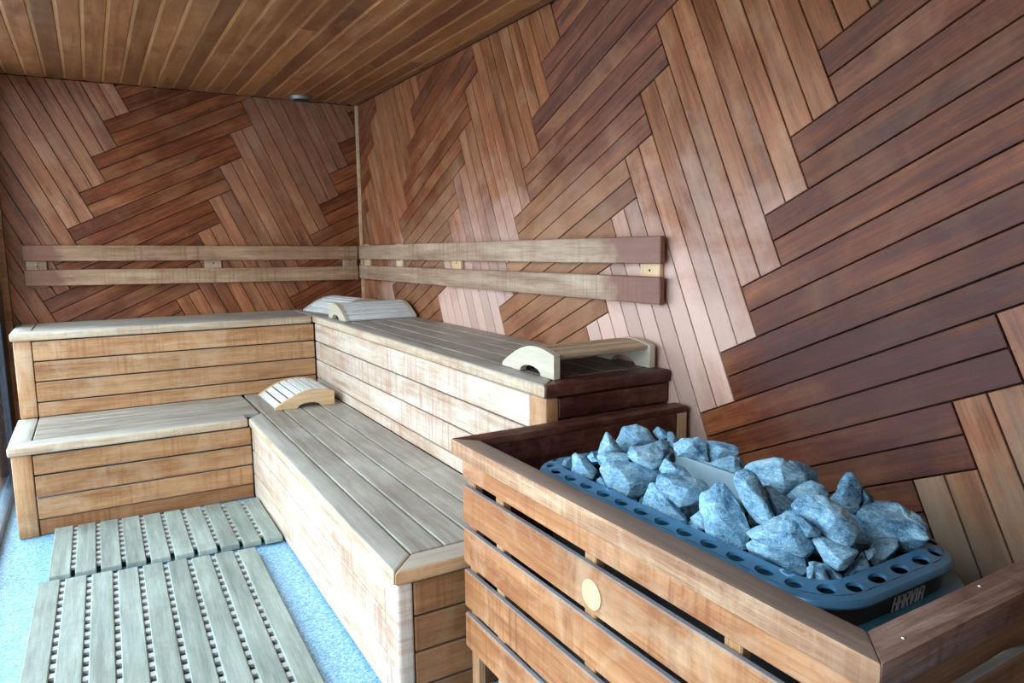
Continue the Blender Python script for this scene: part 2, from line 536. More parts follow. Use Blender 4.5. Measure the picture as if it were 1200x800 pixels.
# ---------------------------------------------------------------- herringbone walls
def herringbone(parent, origin, svec, nvec, o2, rect):
    """double-board herringbone on a wall. (s, z) wall coordinates; o2 = pattern origin; rect = wall extent"""
    th, W = rad(24.82), 0.1632
    L = 6 * W
    u = (math.cos(th), math.sin(th))
    v = (-u[1], u[0])
    S, Zv, N = Vector(svec), Vector((0, 0, 1)), Vector(nvec)
    DEP = 0.014
    for band in range(-6, 7):
        for k in range(-60, 61):
            for fam in (0, 1):
                for half in (0, 1):
                    if fam == 0:      # boards rising gently to the right
                        a0, a1 = k * W, k * W + L
                        b0 = k * W + half * W / 2
                        b1 = b0 + W / 2
                    else:             # steep boards
                        a0 = k * W + half * W / 2
                        a1 = a0 + W / 2
                        b0, b1 = k * W + W, k * W + W + L
                    b0 -= 2 * L * band
                    b1 -= 2 * L * band
                    rec = [(a0, b0), (a1, b0), (a1, b1), (a0, b1)]
                    pts = [(o2[0] + a * u[0] + b * v[0], o2[1] + a * u[1] + b * v[1]) for a, b in rec]
                    if max(p[0] for p in pts) < rect[0] or min(p[0] for p in pts) > rect[1] or \
                            max(p[1] for p in pts) < rect[2] or min(p[1] for p in pts) > rect[3]:
                        continue
                    poly = dedupe(clip_poly(pts, rect))
                    if len(poly) < 3 or area(poly) < 0.0012:
                        continue
                    outer = inset_poly(poly, 0.0021)
                    inner = inset_poly(poly, 0.0036)
                    if area(inner) < 0.0006:
                        continue
                    lx = u if fam == 0 else v
                    ex = S * lx[0] + Zv * lx[1]
                    ey = N.cross(ex)
                    c = (sum(p[0] for p in poly) / len(poly), sum(p[1] for p in poly) / len(poly))
                    C3 = Vector(origin) + S * c[0] + Zv * c[1]
                    loc = lambda p, h: (((S * (p[0] - c[0]) + Zv * (p[1] - c[1])).dot(ex)),
                                        ((S * (p[0] - c[0]) + Zv * (p[1] - c[1])).dot(ey)), h)
                    top = random.uniform(-0.0006, 0.0006)
                    n = len(poly)
                    vs = [loc(p, -DEP) for p in outer] + [loc(p, top - 0.0016) for p in outer] + [loc(p, top) for p in inner]
                    fs = [tuple(range(2 * n, 3 * n))]
                    for i in range(n):
                        j = (i + 1) % n
                        fs.append((i, j, n + j, n + i))
                        fs.append((n + i, n + j, 2 * n + j, 2 * n + i))
                    me = bpy.data.meshes.new('wall_plank')
                    me.from_pydata(vs, [], fs)
                    mt = Matrix.Identity(4)
                    for i in range(3):
                        mt[i][0], mt[i][1], mt[i][2] = ex[i], ey[i], N[i]
                    mt.translation = C3
                    link('wall_plank', me, M['wall'] if fam else M['wall_dark'], parent, mt)  # steep boards paler, gentle ones darker: grain sheen painted as two tones


def slab(name, m, xr, yr, zr, parent=None, kind='structure'):
    me = box_mesh(xr[1] - xr[0], yr[1] - yr[0], zr[1] - zr[0], 0)
    o = link(name, me, m, parent, Matrix.Translation(((xr[0] + xr[1]) / 2, (yr[0] + yr[1]) / 2, (zr[0] + zr[1]) / 2)))
    if parent is None:
        o['kind'] = kind
    return o


wall_back = slab('wall_back', M['back_dark'], (-2.32, 0.1), (0.0145, 0.1), (0, HC + 0.06))
wall_right = slab('wall_right', M['back_dark'], (0.0145, 0.1), (YF, 0.0145), (0, HC + 0.06))
wall_back.data.name, wall_right.data.name = 'wall_back', 'wall_right'
PB = structure
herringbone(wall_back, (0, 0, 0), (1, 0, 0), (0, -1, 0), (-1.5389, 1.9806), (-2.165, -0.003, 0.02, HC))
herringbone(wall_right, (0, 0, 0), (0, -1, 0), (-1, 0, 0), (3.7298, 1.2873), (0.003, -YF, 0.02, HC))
slab('wall_front', M['guard_shade'], (-2.32, 0.1), (YF - 0.1, YF), (0, HC + 0.06))

# corner batten and window jamb
t1 = slab('trim_1', M['headrest'], (-0.018, 0.0), (-0.018, 0.0), (Z2, HC))
t1.data.name = 'trim_1'
slab('trim_2', M['riser'], (-2.215, -2.165), (-0.03, 0.0145), (0, HC))

# ceiling: tongue and groove planks running towards the back wall
ceiling = slab('ceiling', M['back_dark'], (-2.32, 0.1), (YF, 0.1), (HC + 0.012, HC + 0.1))
PITCH = 0.0963


def ceiling_plank_mesh(ln, pw):
    bm = bmesh.new()
    hw = pw / 2
    tw = 0.013
    prof = [(-hw, 0.011), (-hw, 0.002), (-hw + 0.002, 0), (hw - tw - 0.002, 0), (hw - tw, 0.002), (hw - tw, 0.004), (hw, 0.004), (hw, 0.011)]
    a = [bm.verts.new((-ln / 2, y, z)) for y, z in prof]
    b = [bm.verts.new((ln / 2, y, z)) for y, z in prof]
    n = len(prof)
    for i in range(n):
        bm.faces.new((a[i], a[(i + 1) % n], b[(i + 1) % n], b[i]))
    bm.faces.new(a)
    bm.faces.new(b)
    for f in bm.faces:
        c = f.calc_center_median()
        if abs(c.z - 0.004) < 0.0005 and c.y > hw - tw - 0.001:
            f.material_index = 1
    me = from_bm(bm, 'ceiling_plank')
    me.materials.append(M['ceiling'])
    me.materials.append(M['ceiling_tongue'])
    return me


rc = random.Random(4)
x = -1.985 - 2 * PITCH
while x < -0.02:
    pw = min(PITCH, -0.001 - x) - 0.001
    cut = rc.uniform(-4.4, -0.9)
    for y0, y1 in ((YF, cut - 0.0005), (cut + 0.0005, -0.002)):
        me = ceiling_plank_mesh(y1 - y0, pw)
        T = Matrix.Translation((x + pw / 2, (y0 + y1) / 2, HC + 0.0005)) @ AX['y'].to_4x4()
        # local +y of a y-aligned board is world -x: the tongue shows on the left of each plank
        o = link('ceiling_plank', me, M['ceiling'], ceiling, T)
        k = rc.uniform(0.82, 1.12)
        o.color = (k, k * rc.uniform(0.96, 1.03), k * rc.uniform(0.9, 1.05), 1)
    x += PITCH

# floor and tiles
floor = slab('floor', M['back_dark'], (-2.32, 0.1), (YF, 0.1), (-0.12, -0.006))
TP = 0.65
ys = [0.0, -0.68, -1.33, -1.98, -2.63, -3.28, -3.93, -4.58, -5.23, YF]
xs = [-2.23, -1.65, -1.0, -0.35, 0.0]
for i in range(len(xs) - 1):
    for j in range(len(ys) - 1):
        board('floor_tile', M['floor'], (xs[i] + 0.0012, xs[i + 1] - 0.0012), (ys[j + 1] + 0.0012, ys[j] - 0.0012), (-0.008, 0.0), 'x', floor, 0.0012)

# glass wall on the left: sill rail, head rail, stiles, panes
window = structure('window_1', (XG, -2.2, 0))
WY0, WY1 = -5.1, -0.02
stiles = [WY0, -3.4, -1.7, WY1 - 0.25]
board('sill_rail', M['frame'], (XG - 0.05, XG), (WY0, WY1), (0.0, 0.05), 'y', window)
board('head_rail', M['frame'], (XG - 0.06, XG), (WY0, WY1), (2.26, 2.32), 'y', window)
for i, y in enumerate(stiles):
    w = 0.25 if i == 3 else 0.06
    board('stile', M['frame'], (XG - 0.030, XG), (y, y + w), (0.05, 2.26), 'z', window)
for a, b in zip(stiles[:-1], stiles[1:]):
    board('pane', M['glass'], (XG - 0.012, XG - 0.006), (a + 0.06, b), (0.05, 2.26), 'y', window, 0)
slab('wall_left', M['plaster'], (-2.32, XG), (YF, 0.0), (2.32, HC + 0.06))
slab('trim_3', M['plaster'], (-2.32, XG), (YF, WY0), (0, 2.32))
slab('ground', M['ground'], (-40, -2.32), (-30, 30), (-0.2, -0.1))


# ---------------------------------------------------------------- benches
OV = 0.012      # nosing overhang
G = 0.006       # open joint


def slats_between(m, parent, along, rng, edges, z, th=0.026):
    for a, b in zip(edges[:-1], edges[1:]):
        lo, hi = min(a, b) + 0.0038, max(a, b) - 0.0038
        if along == 'x':
            board('top_slat', m, rng, (lo, hi), (z - th, z), 'x', parent, 0.003)
        else:
            board('top_slat', m, (lo, hi), rng, (z - th, z), 'y', parent, 0.003)


# left lower bench
b = thing('sauna_bench', 'lower left bench, low step with grey slatted top below the back wall', 'bench', (-1.6, -0.9, 0), group='stepped sauna benches')
xl, yf = -2.143, -1.204
prism_board('front_rail', M['top_warm'], [(xl, yf), (-1.078, yf), (-1.078, yf + 0.12), (-2.05, yf + 0.12), (xl, yf + 0.10)], Z1 - 0.045, Z1, 'x', b, 0.010, 3)
board('end_board', M['top_warm'], (xl, -2.052), (yf + 0.105, -0.551), (Z1 - 0.03, Z1), 'y', b, 0.006, 2)
slats_between(M['top'], b, 'x', (-2.046, -1.0), [-1.084, -0.98, -0.875, -0.77, -0.665, -0.548], Z1)
board('corner_post', M['riser'], (xl + OV, -2.05), (yf + OV, yf + OV + 0.05), (0, Z1 - 0.046), 'z', b, 0.008, 2)
for z0, z1 in ((0.303, 0.396), (0.193, 0.295), (0.085, 0.186)):
    board('riser_board', M['riser'], (-2.046, -1.066), (yf + OV + 0.002, yf + OV + 0.024), (z0, z1), 'x', b, tint=(0.84, 0.8, 0.76, 1))
board('kick_board', M['riser'], (-2.046, -1.066), (yf + OV + 0.010, yf + OV + 0.0235), (0.004, 0.079), 'x', b, tint=(0.62, 0.52, 0.45, 1))  # tint puts the shadow at the foot of the bench into the colour
board('end_panel', M['riser'], (xl + OV, xl + OV + 0.02), (yf + OV + 0.052, -0.58), (0, Z1 - 0.046), 'y', b)

# left upper bench
b = thing('sauna_bench', 'upper left bench, high tier with four riser boards below the back wall backrest', 'bench', (-1.3, -0.3, 0), group='stepped sauna benches')
yf = -0.565
prism_board('front_rail', M['top_warm'], [(xl, yf), (-0.545, yf), (-0.545, yf + 0.11), (-2.05, yf + 0.11), (xl, yf + 0.10)], Z2 - 0.045, Z2, 'x', b, 0.010, 3)
board('end_board', M['top_warm'], (xl, -2.052), (yf + 0.105, -0.004), (Z2 - 0.03, Z2), 'y', b, 0.006, 2)
slats_between(M['top'], b, 'x', (-2.046, -0.545), [-0.455, -0.345, -0.235, -0.125, -0.004], Z2)
board('corner_post', M['riser'], (xl + OV, -2.05), (yf + OV, yf + OV + 0.05), (Z1 + 0.001, Z2 - 0.046), 'z', b, 0.008, 2)
for z0, z1 in ((0.761, 0.866), (0.649, 0.754), (0.536, 0.642), (0.452, 0.529)):
    board('riser_board', M['riser'], (-2.046, -0.532), (yf + OV + 0.002, yf + OV + 0.024), (z0, z1), 'x', b)
board('end_panel', M['riser'], (xl + OV, xl + OV + 0.02), (yf + OV + 0.052, -0.004), (0.0, Z2 - 0.046), 'y', b)

# right lower bench
b = thing('sauna_bench', 'lower right bench with wide grey slats and mitred front corner beside the slatted floor mats', 'bench', (-0.85, -2.2, 0), group='stepped sauna benches')
xf, ye = -1.075, -3.331
prism_board('front_rail', M['top_warm'], [(xf, ye), (-0.985, ye + 0.097), (-0.985, -1.085), (xf, -1.204)], Z1 - 0.045, Z1, 'y', b, 0.010, 3)
prism_board('end_board', M['riser'], [(xf, ye), (-0.545, ye), (-0.545, ye + 0.097), (-0.985, ye + 0.097)], Z1 - 0.045, Z1, 'x', b, 0.010, 3)
slats_between(M['top'], b, 'y', (ye + 0.1, -0.548), [-0.985, -0.873, -0.766, -0.66, -0.520], Z1)
for z0, z1 in ((0.274, 0.394), (0.143, 0.268), (0.012, 0.137)):
    board('riser_board', M['riser_pale'], (xf + OV + 0.002, xf + OV + 0.024), (-3.21, -1.19), (z0, z1), 'y', b)
board('corner_post', M['riser_pale'], (xf + OV, xf + OV + 0.05), (ye + OV, -3.213), (0, Z1 - 0.046), 'z', b, 0.010, 3)
for z0, z1 in ((0.297, 0.399), (0.185, 0.29), (0.075, 0.177), (0.004, 0.068)):
    board('end_riser_board', M['riser'], (-1.010, -0.5), (ye + OV + 0.002, ye + OV + 0.024), (z0, z1), 'x', b, tint=(0.56, 0.45, 0.36, 1))  # tint holds the shade of the end turned away from the window

# right upper bench
b = thing('sauna_bench', 'upper right bench, high tier with pale riser and a dark end next to the heater', 'bench', (-0.28, -1.7, 0), group='stepped sauna benches')
xf, ye = -0.538, -3.287
prism_board('front_rail', M['top_warm'], [(xf, ye), (-0.447, ye + 0.092), (-0.447, -0.004), (xf, -0.004)], Z2 - 0.045, Z2, 'y', b, 0.010, 3)
prism_board('end_board', M['scorched'], [(xf, ye), (-0.004, ye), (-0.004, ye + 0.092), (-0.447, ye + 0.092)], Z2 - 0.045, Z2, 'x', b, 0.010, 3)
slats_between(M['top_scorched'], b, 'y', (ye + 0.095, -0.004), [-0.447, -0.337, -0.227, -0.117, -0.004], Z2)
for z0, z1 in ((0.756, 0.868), (0.637, 0.75), (0.515, 0.631), (0.452, 0.509)):
    board('riser_board', M['riser_pale'], (xf + OV + 0.002, xf + OV + 0.024), (-3.172, -0.55), (z0, z1), 'y', b)
board('corner_post', M['riser'], (xf + OV, xf + OV + 0.05), (ye + OV, -3.175), (Z1 + 0.001, Z2 - 0.046), 'z', b, 0.008, 2)
for z0, z1 in ((0.80, 0.868), (0.69, 0.794), (0.58, 0.684), (0.452, 0.574)):
    board('end_riser_board', M['scorched'], (-0.474, -0.006), (ye + OV + 0.002, ye + OV + 0.024), (z0, z1), 'x', b)


# ---------------------------------------------------------------- backrests
def tilt_x(o, dz, ln):
    o.matrix_basis = o.matrix_basis @ Matrix.Rotation(math.atan2(dz, ln), 4, 'Y')


b = thing('backrest', 'two-plank wooden backrest on the back wall above the upper left bench', 'backrest', (-1.05, -0.03, 1.26))
for z0, z1 in ((1.283, 1.377), (1.231, 1.135)):
    z0, z1 = min(z0, z1), max(z0, z1)
    o = board('backrest_plank', M['back'], (-2.083, -0.05), (-0.046, -0.022), (z0 - 0.006, z1 - 0.006), 'x', b, 0.003, tint=(1, 0.94, 0.86, 1))
    tilt_x(o, 0.028, 2.04)
for xa in (-2.072, -1.09, -0.155):
    sb = board('spacer_block', M['back'], (xa, xa + 0.105), (-0.0215, -0.001), (1.13, 1.36), 'z', b)
    sub('screw', box_mesh(0.008, 0.003, 0.008, 0.001), M['dark'], sb, Matrix.Translation((xa + 0.055, -0.0225, 1.257)))

b = thing('backrest', 'two-plank wooden backrest on the right wall, with reddish stained near end', 'backrest', (-0.03, -1.6, 1.26))
for z0, z1 in ((1.286, 1.3826), (1.1446, 1.2407)):
    o = board('backrest_plank', M['back_right'], (-0.046, -0.022), (-3.263, -0.05), (z0 - 0.010, z1 - 0.010), 'y', b, 0.003, tint=(1, 1, 1, 1))
    tilt_x(o, 0.024, 3.2)
for ya in (-0.20, -0.83, -1.67, -3.235):
    sb = board('spacer_block', M['headrest'], (-0.0215, -0.001), (ya, ya + 0.105), (1.14, 1.37), 'z', b)
    sub('screw', box_mesh(0.003, 0.008, 0.008, 0.001), M['dark'], sb, Matrix.Translation((-0.0225, ya + 0.052, 1.263)))


# ---------------------------------------------------------------- arched slatted headrests
def arch(t):
    """top profile of the headrest side, t = 0 thin tip .. 1 tall end"""
    return 0.014 + 0.083 * math.sin(min(1, t / 0.66) * math.pi / 2) ** 0.95 - (0.018 * ((t - 0.66) / 0.34) ** 2 if t > 0.66 else 0)


def headrest(label, loc, rz, width, side_m, slat_m, L=0.34, n_slats=8):
    r = thing('headrest', label, 'headrest', loc, rz, 'wooden sauna headrests', local=True)
    pt = 0.024
    prof = [(0.0, 0.002)] + [(L * t / 20, arch(t / 20)) for t in range(0, 21)] + [(L, 0.0), (L * 0.80, 0.0)]
    for k in range(0, 9):
        a = math.pi * k / 8
        prof.append((L * 0.565 + L * 0.2 * math.cos(a), 0.027 * math.sin(a) + 0.001))
    prof.append((L * 0.33, 0.0))
    for y0 in (0.0, width - pt):
        bm = bmesh.new()
        A = [bm.verts.new((x, y0, z)) for x, z in prof]
        B = [bm.verts.new((x, y0 + pt, z)) for x, z in prof]
        n = len(prof)
        bm.faces.new(A)
        bm.faces.new(B)
        for i in range(n):
            bm.faces.new((A[i], A[(i + 1) % n], B[(i + 1) % n], B[i]))
        link('side_panel', from_bm(bm, 'side_panel'), side_m, r, Matrix.Identity(4))
    w = L / n_slats
    for i in range(n_slats):
        t0, t1 = (i + 0.03) / n_slats, (i + 0.80) / n_slats
        p0, p1 = Vector((L * t0, 0, arch(t0))), Vector((L * t1, 0, arch(t1)))
        d = (p1 - p0)
        ln = d.length
        d.normalize()
        up = Vector((-d.z, 0, d.x))
        c = (p0 + p1) / 2 - up * 0.0095
        ex, ey = Vector((0, 1, 0)), -d
        mt = Matrix.Identity(4)
        for q in range(3):
            mt[q][0], mt[q][1], mt[q][2] = ex[q], ey[q], up[q]
        mt.translation = Vector((c.x, width / 2, c.z))
        key = ('hs', round(width, 3), round(ln, 3), slat_m.name)
        if key not in MESH:
            MESH[key] = box_mesh(width - 2 * pt - 0.001, ln, 0.016, 0.002)
        link('slat', MESH[key], slat_m, r, mt)
    return r


headrest('arched slatted headrest on the lower right bench, against the riser in the inner corner', (-0.915, -1.113, Z1 + 0.001), 0, 0.47, M['headrest'], M['headrest_slat'], 0.335)
headrest('arched headrest on the near end of the upper right bench, by the heater', (-0.462, -2.885, Z2 + 0.001), rad(-90), 0.434, M['headrest_pale'], M['headrest_brown'])
headrest('front headrest of the two in the upper corner, sloping towards the viewer', (-0.03, -1.06, Z2 + 0.001), rad(90), 0.45, M['headrest_pale'], M['headrest_slat'])
headrest('rear headrest of the two in the upper corner, partly hidden behind the other', (-0.415, -0.64, Z2 + 0.001), rad(11.5), 0.45, M['headrest_pale'], M['headrest_slat'], 0.33)


# ---------------------------------------------------------------- duckboards
def duckboard(label, c00, c10, c01, n, z=0.036):
    """slatted mat: c00/c10 = far ends of first and last slat's outer edges, c01 = direction end; slats from far to near"""
    c00, c10, c01 = Vector(c00), Vector(c10), Vector(c01)
    r = thing('duckboard', label, 'floor mat', (c00.x, c00.y, 0), 0, 'duckboard mats on the floor')
    d = (c01 - c00)
    ln = d.length
    d.normalize()
    w = c10 - c00
    pw = w.x / n
    sw = pw - 0.017
    lat = Vector((-d.y, d.x))
    if lat.x < 0:
        lat = -lat
    bms = bmesh.new()
    key = ('duck', ln, sw)
    MESH[key] = box_mesh(ln, sw, 0.026, 0.003)
    rr = random.Random(n)
    for i in range(n):
        a = c00 + w * ((i * pw + sw / 2) / w.x) + d * (ln / 2 + rr.uniform(-0.004, 0.004))
        mt = Matrix.Identity(4)
        ex = Vector((d.x, d.y, 0))
        ey = Vector((-d.y, d.x, 0))
        for q in range(3):
            mt[q][0], mt[q][1], mt[q][2] = ex[q], ey[q], (0, 0, 1)[q]
        mt.translation = Vector((a.x, a.y, z - 0.013))
        link('slat', MESH[key], M['duck'], r, mt)
        if i < n - 1:
            k = int(ln / 0.06)
            for j in range(k):
                g = c00 + w * ((i * pw + sw + 0.0085) / w.x) + d * (0.03 + j * 0.06)
                m4 = mt.copy()
                m4.translation = Vector((g.x - c00.x, g.y - c00.y, z - 0.012))
                bmesh.ops.create_cube(bms, size=1.0, matrix=m4 @ Matrix.Diagonal((0.027, 0.019, 0.012, 1)))
    o = link('plastic_link', from_bm(bms, 'plastic_link'), M['link'], r, Matrix.Translation((c00.x, c00.y, 0)))
    o['kind'] = 'stuff'
    for s in range(3):   # dark runners under the slats; their colour stands in for gap shade
        f = (0.12, 0.5, 0.88)[s]
        a, e = c00 + d * ln * f, c10 + d * ln * f
        a, e = a + (e - a) * 0.02, e - (e - a) * 0.02
        v = (e - a)
        bm = box_mesh(v.length, 0.03, 0.0095, 0.002)
        mt = Matrix.Translation(((a.x + e.x) / 2, (a.y + e.y) / 2, 0.0049)) @ Matrix.Rotation(math.atan2(v.y, v.x), 4, 'Z')
        link('runner', bm, M['dark'], r, mt)
    return r


duckboard('short slatted duckboard mat at the back, against the lower left bench', (-1.985, -1.205), (-1.052, -1.295), (-1.988, -1.800), 10)
duckboard('long slatted duckboard mat at the bottom left, running towards the viewer', (-2.02, -1.838), (-1.188, -1.945), (-2.045, -3.64), 9)

# ---------------------------------------------------------------- heater guard
e = thing('heater_guard', 'slatted wooden guard fence with a mitred top rail around the stone heater', 'fence', (-0.45, -4.0, 0))
ZC = 0.809
XO, XI, YA, YB, YI, YN = -0.8853, -0.824, -3.3212, -3.387, -4.565, -4.6261
prism_board('cap_rail', M['fence_cap'], [(XO, YN), (XI, YI), (XI, YB), (XO, YA)], 0.762, ZC, 'y', e, 0.004, 2)
prism_board('cap_rail', M['scorched'], [(XO, YA), (XI, YB), (-0.02, YB), (-0.02, YA)], ZC - 0.022, ZC, 'x', e, 0.004, 2)
prism_board('cap_rail', M['fence_dark'], [(XO, YN), (-0.004, YN), (-0.004, YI), (XI, YI)], 0.762, ZC, 'x', e, 0.004, 2)
rows = [(0.704, 0.7605), (0.574, 0.681), (0.449, 0.554), (0.314, 0.427), (0.189, 0.294)]
XP = -0.872
for i, (z0, z1) in enumerate(rows):
    pk = board('fence_plank', M['fence'], (XP, XP + 0.016), (YN + 0.014, -3.366), (z0, z1), 'y', e, 0.003)
    board('fence_plank', M['guard_shade'], (XP + 0.018, -0.006), (YN + 0.014, YN + 0.036), (z0, z1), 'x', e, 0.003)  # near-side planks use a browner copy with their shade painted in
    if i == 1:
        plug_plank = pk
for y in (-3.392, -3.55, -3.95, -4.35, -4.575):
    board('post', M['riser'], (XP + 0.0165, XP + 0.0425), (y - 0.02, y + 0.02), (0.0, 0.7605), 'z', e)
for xx in (-0.45, -0.04):
    board('post', M['pale'], (xx - 0.02, xx + 0.02), (YN + 0.0365, YN + 0.0565), (0.0, 0.7605), 'z', e)
board('inner_panel', M['scorched'], (-0.822, -0.068), (-3.386, -3.368), (0.30, ZC - 0.0225), 'x', e)
board('post', M['headrest'], (-0.066, -0.022), (-3.386, -3.346), (0.0, ZC - 0.0225), 'z', e)
bm = bmesh.new()
bmesh.ops.create_cone(bm, cap_ends=True, segments=28, radius1=0.033, radius2=0.033, depth=0.006)
o = sub('plug', from_bm(bm, 'plug', 40), M['plug'], plug_plank, Matrix.Translation((XP - 0.0005, -3.981, 0.619)) @ Matrix.Rotation(rad(90), 4, 'Y'))
o['label'] = 'round pale wood plug set into the plank'
nail = None
for x_, y_ in ((-0.80, -4.604), (-0.32, -4.600), (-0.55, -4.58)):
    if nail is None:
        bm = bmesh.new()
        bmesh.ops.create_cone(bm, cap_ends=True, segments=8, radius1=0.003, radius2=0.002, depth=0.002)
        nail = from_bm(bm, 'nail_head')
    link('nail_head', nail, M['metal'], e, Matrix.Translation((x_, y_, ZC + 0.0008)))


# ---------------------------------------------------------------- heater
def rrect(x0, x1, y0, y1, r, n=10):
    """rounded rectangle, counter-clockwise, with outward normals and arc length"""
    out = []
    for cx, cy, a0 in ((x1 - r, y1 - r, 0), (x0 + r, y1 - r, 90), (x0 + r, y0 + r, 180), (x1 - r, y0 + r, 270)):
        for i in range(n + 1):
            a = rad(a0 + 90 * i / n)
            out.append((cx + r * math.cos(a), cy + r * math.sin(a), math.cos(a), math.sin(a)))
    return out


def path_sampler(x0, x1, y0, y1, r):
    P = rrect(x0, x1, y0, y1, r, 16)
    S = [0.0]
    for i in range(len(P)):
        a, b = P[i], P[(i + 1) % len(P)]
        S.append(S[-1] + math.hypot(b[0] - a[0], b[1] - a[1]))
    T = S[-1]

    def at(s):
        s %= T
        for i in range(len(P)):
            if S[i] <= s <= S[i + 1]:
                k = (s - S[i]) / max(1e-9, S[i + 1] - S[i])
                a, b = P[i], P[(i + 1) % len(P)]
                nx, ny = a[2] + (b[2] - a[2]) * k, a[3] + (b[3] - a[3]) * k
                l = math.hypot(nx, ny)
                return a[0] + (b[0] - a[0]) * k, a[1] + (b[1] - a[1]) * k, nx / l, ny / l
    return at, T


h = thing('sauna_heater', 'stone-filled electric heater with perforated blue steel rim inside the wooden guard', 'heater', (-0.525, -4.015, 0))
RX0, RX1, RY0, RY1, RR = -0.768, -0.327, -4.466, -3.540, 0.115
at, TT = path_sampler(RX0, RX1, RY0, RY1, RR)
NH = 38
ZR = 0.781


def rim_pt(s, q):
    """q 0..1 across the sloping band, from outer edge to inner edge; slightly domed"""
    px, py, nx, ny = at(s)
    w = 0.052
    z = ZR - 0.012 * (1 - q) ** 2 + 0.0
    return Vector((px - nx * w * q, py - ny * w * q, z))


bm = bmesh.new()
cell = TT / NH
holes = bmesh.new()
grid = {}


def V(bmx, s, q, dz=0.0):
    key = (id(bmx), round(s % TT, 5), round(q, 4), round(dz, 4))
    if key not in grid:
        grid[key] = bmx.verts.new(rim_pt(s, q) + Vector((0, 0, dz)))
    return grid[key]


for i in range(NH):
    s0 = i * cell
    sq, el = [], []
    for k in range(16):
        a = 2 * math.pi * (k + 0.5) / 16 - math.pi
        ca, sa = math.cos(a), math.sin(a)
        m_ = max(abs(ca), abs(sa))
        fx, fy = ca / m_, sa / m_
        if k % 4 in (1, 2):
            pass
        # snap diagonal samples to the corners
        if abs(abs(fx) - abs(fy)) < 0.7 and min(abs(fx), abs(fy)) > 0.6:
            fx, fy = math.copysign(1, fx), math.copysign(1, fy)
        sq.append((s0 + cell * (0.5 + 0.5 * fx), 0.5 + 0.5 * fy))
        el.append((s0 + cell * (0.5 + 0.31 * ca), 0.5 + 0.24 * sa))
    for k in range(16):
        j = (k + 1) % 16
        f = []
        for (s, q) in (sq[k], sq[j]):
            vv = V(bm, s, q)
            if vv not in f:
                f.append(vv)
        f += [V(bm, *el[j]), V(bm, *el[k])]
        if len(f) >= 3:
            try:
                bm.faces.new(f)
            except ValueError:
                pass
        try:
            bm.faces.new((V(bm, *el[k]), V(bm, *el[j]), V(bm, el[j][0], el[j][1], -0.007), V(bm, el[k][0], el[k][1], -0.007)))
        except ValueError:
            pass
# rolled outer lip and inner skirt
NS = 160
for i in range(NS):
    a, b_ = i * TT / NS, (i + 1) * TT / NS
    for prof in ([(0.0, 0.0), (-0.06, -0.002), (-0.10, -0.007), (-0.06, -0.012), (0.02, -0.014)], [(1.0, 0.0), (1.06, -0.002), (1.08, -0.010), (1.08, -0.03)]):
        for (q0, d0), (q1, d1) in zip(prof[:-1], prof[1:]):
            vs = [V(bm, a, q0, d0), V(bm, b_, q0, d0), V(bm, b_, q1, d1), V(bm, a, q1, d1)]
            try:
                bm.faces.new(vs)
            except ValueError:
                pass
bmesh.ops.remove_doubles(bm, verts=bm.verts, dist=0.0002)
rim = link('rim', from_bm(bm, 'rim', 35), M['rim'], h, Matrix.Identity(4))
rim['label'] = 'perforated blue steel rim with oval holes'


def ring_wall(pts, z0, z1, th, flip=False):
    bm = bmesh.new()
    n = len(pts)
    a = [bm.verts.new((p[0], p[1], z1)) for p in pts]
    b = [bm.verts.new((p[0], p[1], z0)) for p in pts]
    c = [bm.verts.new((p[0] - p[2] * th, p[1] - p[3] * th, z0)) for p in pts]
    d = [bm.verts.new((p[0] - p[2] * th, p[1] - p[3] * th, z1)) for p in pts]
    for i in range(n):
        j = (i + 1) % n
        for u_, v_ in ((a, b), (b, c), (c, d), (d, a)):
            bm.faces.new((u_[i], u_[j], v_[j], v_[i]))
    return bm


link('collar', from_bm(ring_wall(rrect(RX0 + 0.012, RX1 - 0.012, RY0 + 0.012, RY1 - 0.012, RR - 0.012), 0.715, 0.774, 0.003), 'collar', 40), M['steel'], h, Matrix.Identity(4))
link('flange', from_bm(ring_wall(rrect(RX0 - 0.012, RX1 + 0.012, RY0 - 0.022, RY1 + 0.012, RR), 0.708, 0.714, 0.06), 'flange', 40), M['flange'], h, Matrix.Identity(4))
body = ring_wall(rrect(RX0 + 0.03, RX1 - 0.03, RY0 + 0.03, RY1 - 0.03, RR - 0.03), 0.10, 0.707, 0.004)
link('body', from_bm(body, 'body', 40), M['steel'], h, Matrix.Identity(4))
bm = bmesh.new()
bm.faces.new([bm.verts.new((p[0], p[1], 0.722)) for p in rrect(RX0 + 0.052, RX1 - 0.052, RY0 + 0.052, RY1 - 0.052, RR - 0.052)])
r_ = bmesh.ops.extrude_face_region(bm, geom=bm.faces[:])
bmesh.ops.translate(bm, vec=(0, 0, -0.02), verts=[v for v in r_['geom'] if isinstance(v, bmesh.types.BMVert)])
link('stone_tray', from_bm(bm, 'stone_tray'), M['dark'], h, Matrix.Identity(4))
for fx in (0.09, 0.41):
    for fy in (0.1, 0.83):
        board('leg', M['steel'], (RX0 + fx - 0.02, RX0 + fx + 0.02), (RY0 + fy - 0.02, RY0 + fy + 0.02), (0.0, 0.10), 'z', h)

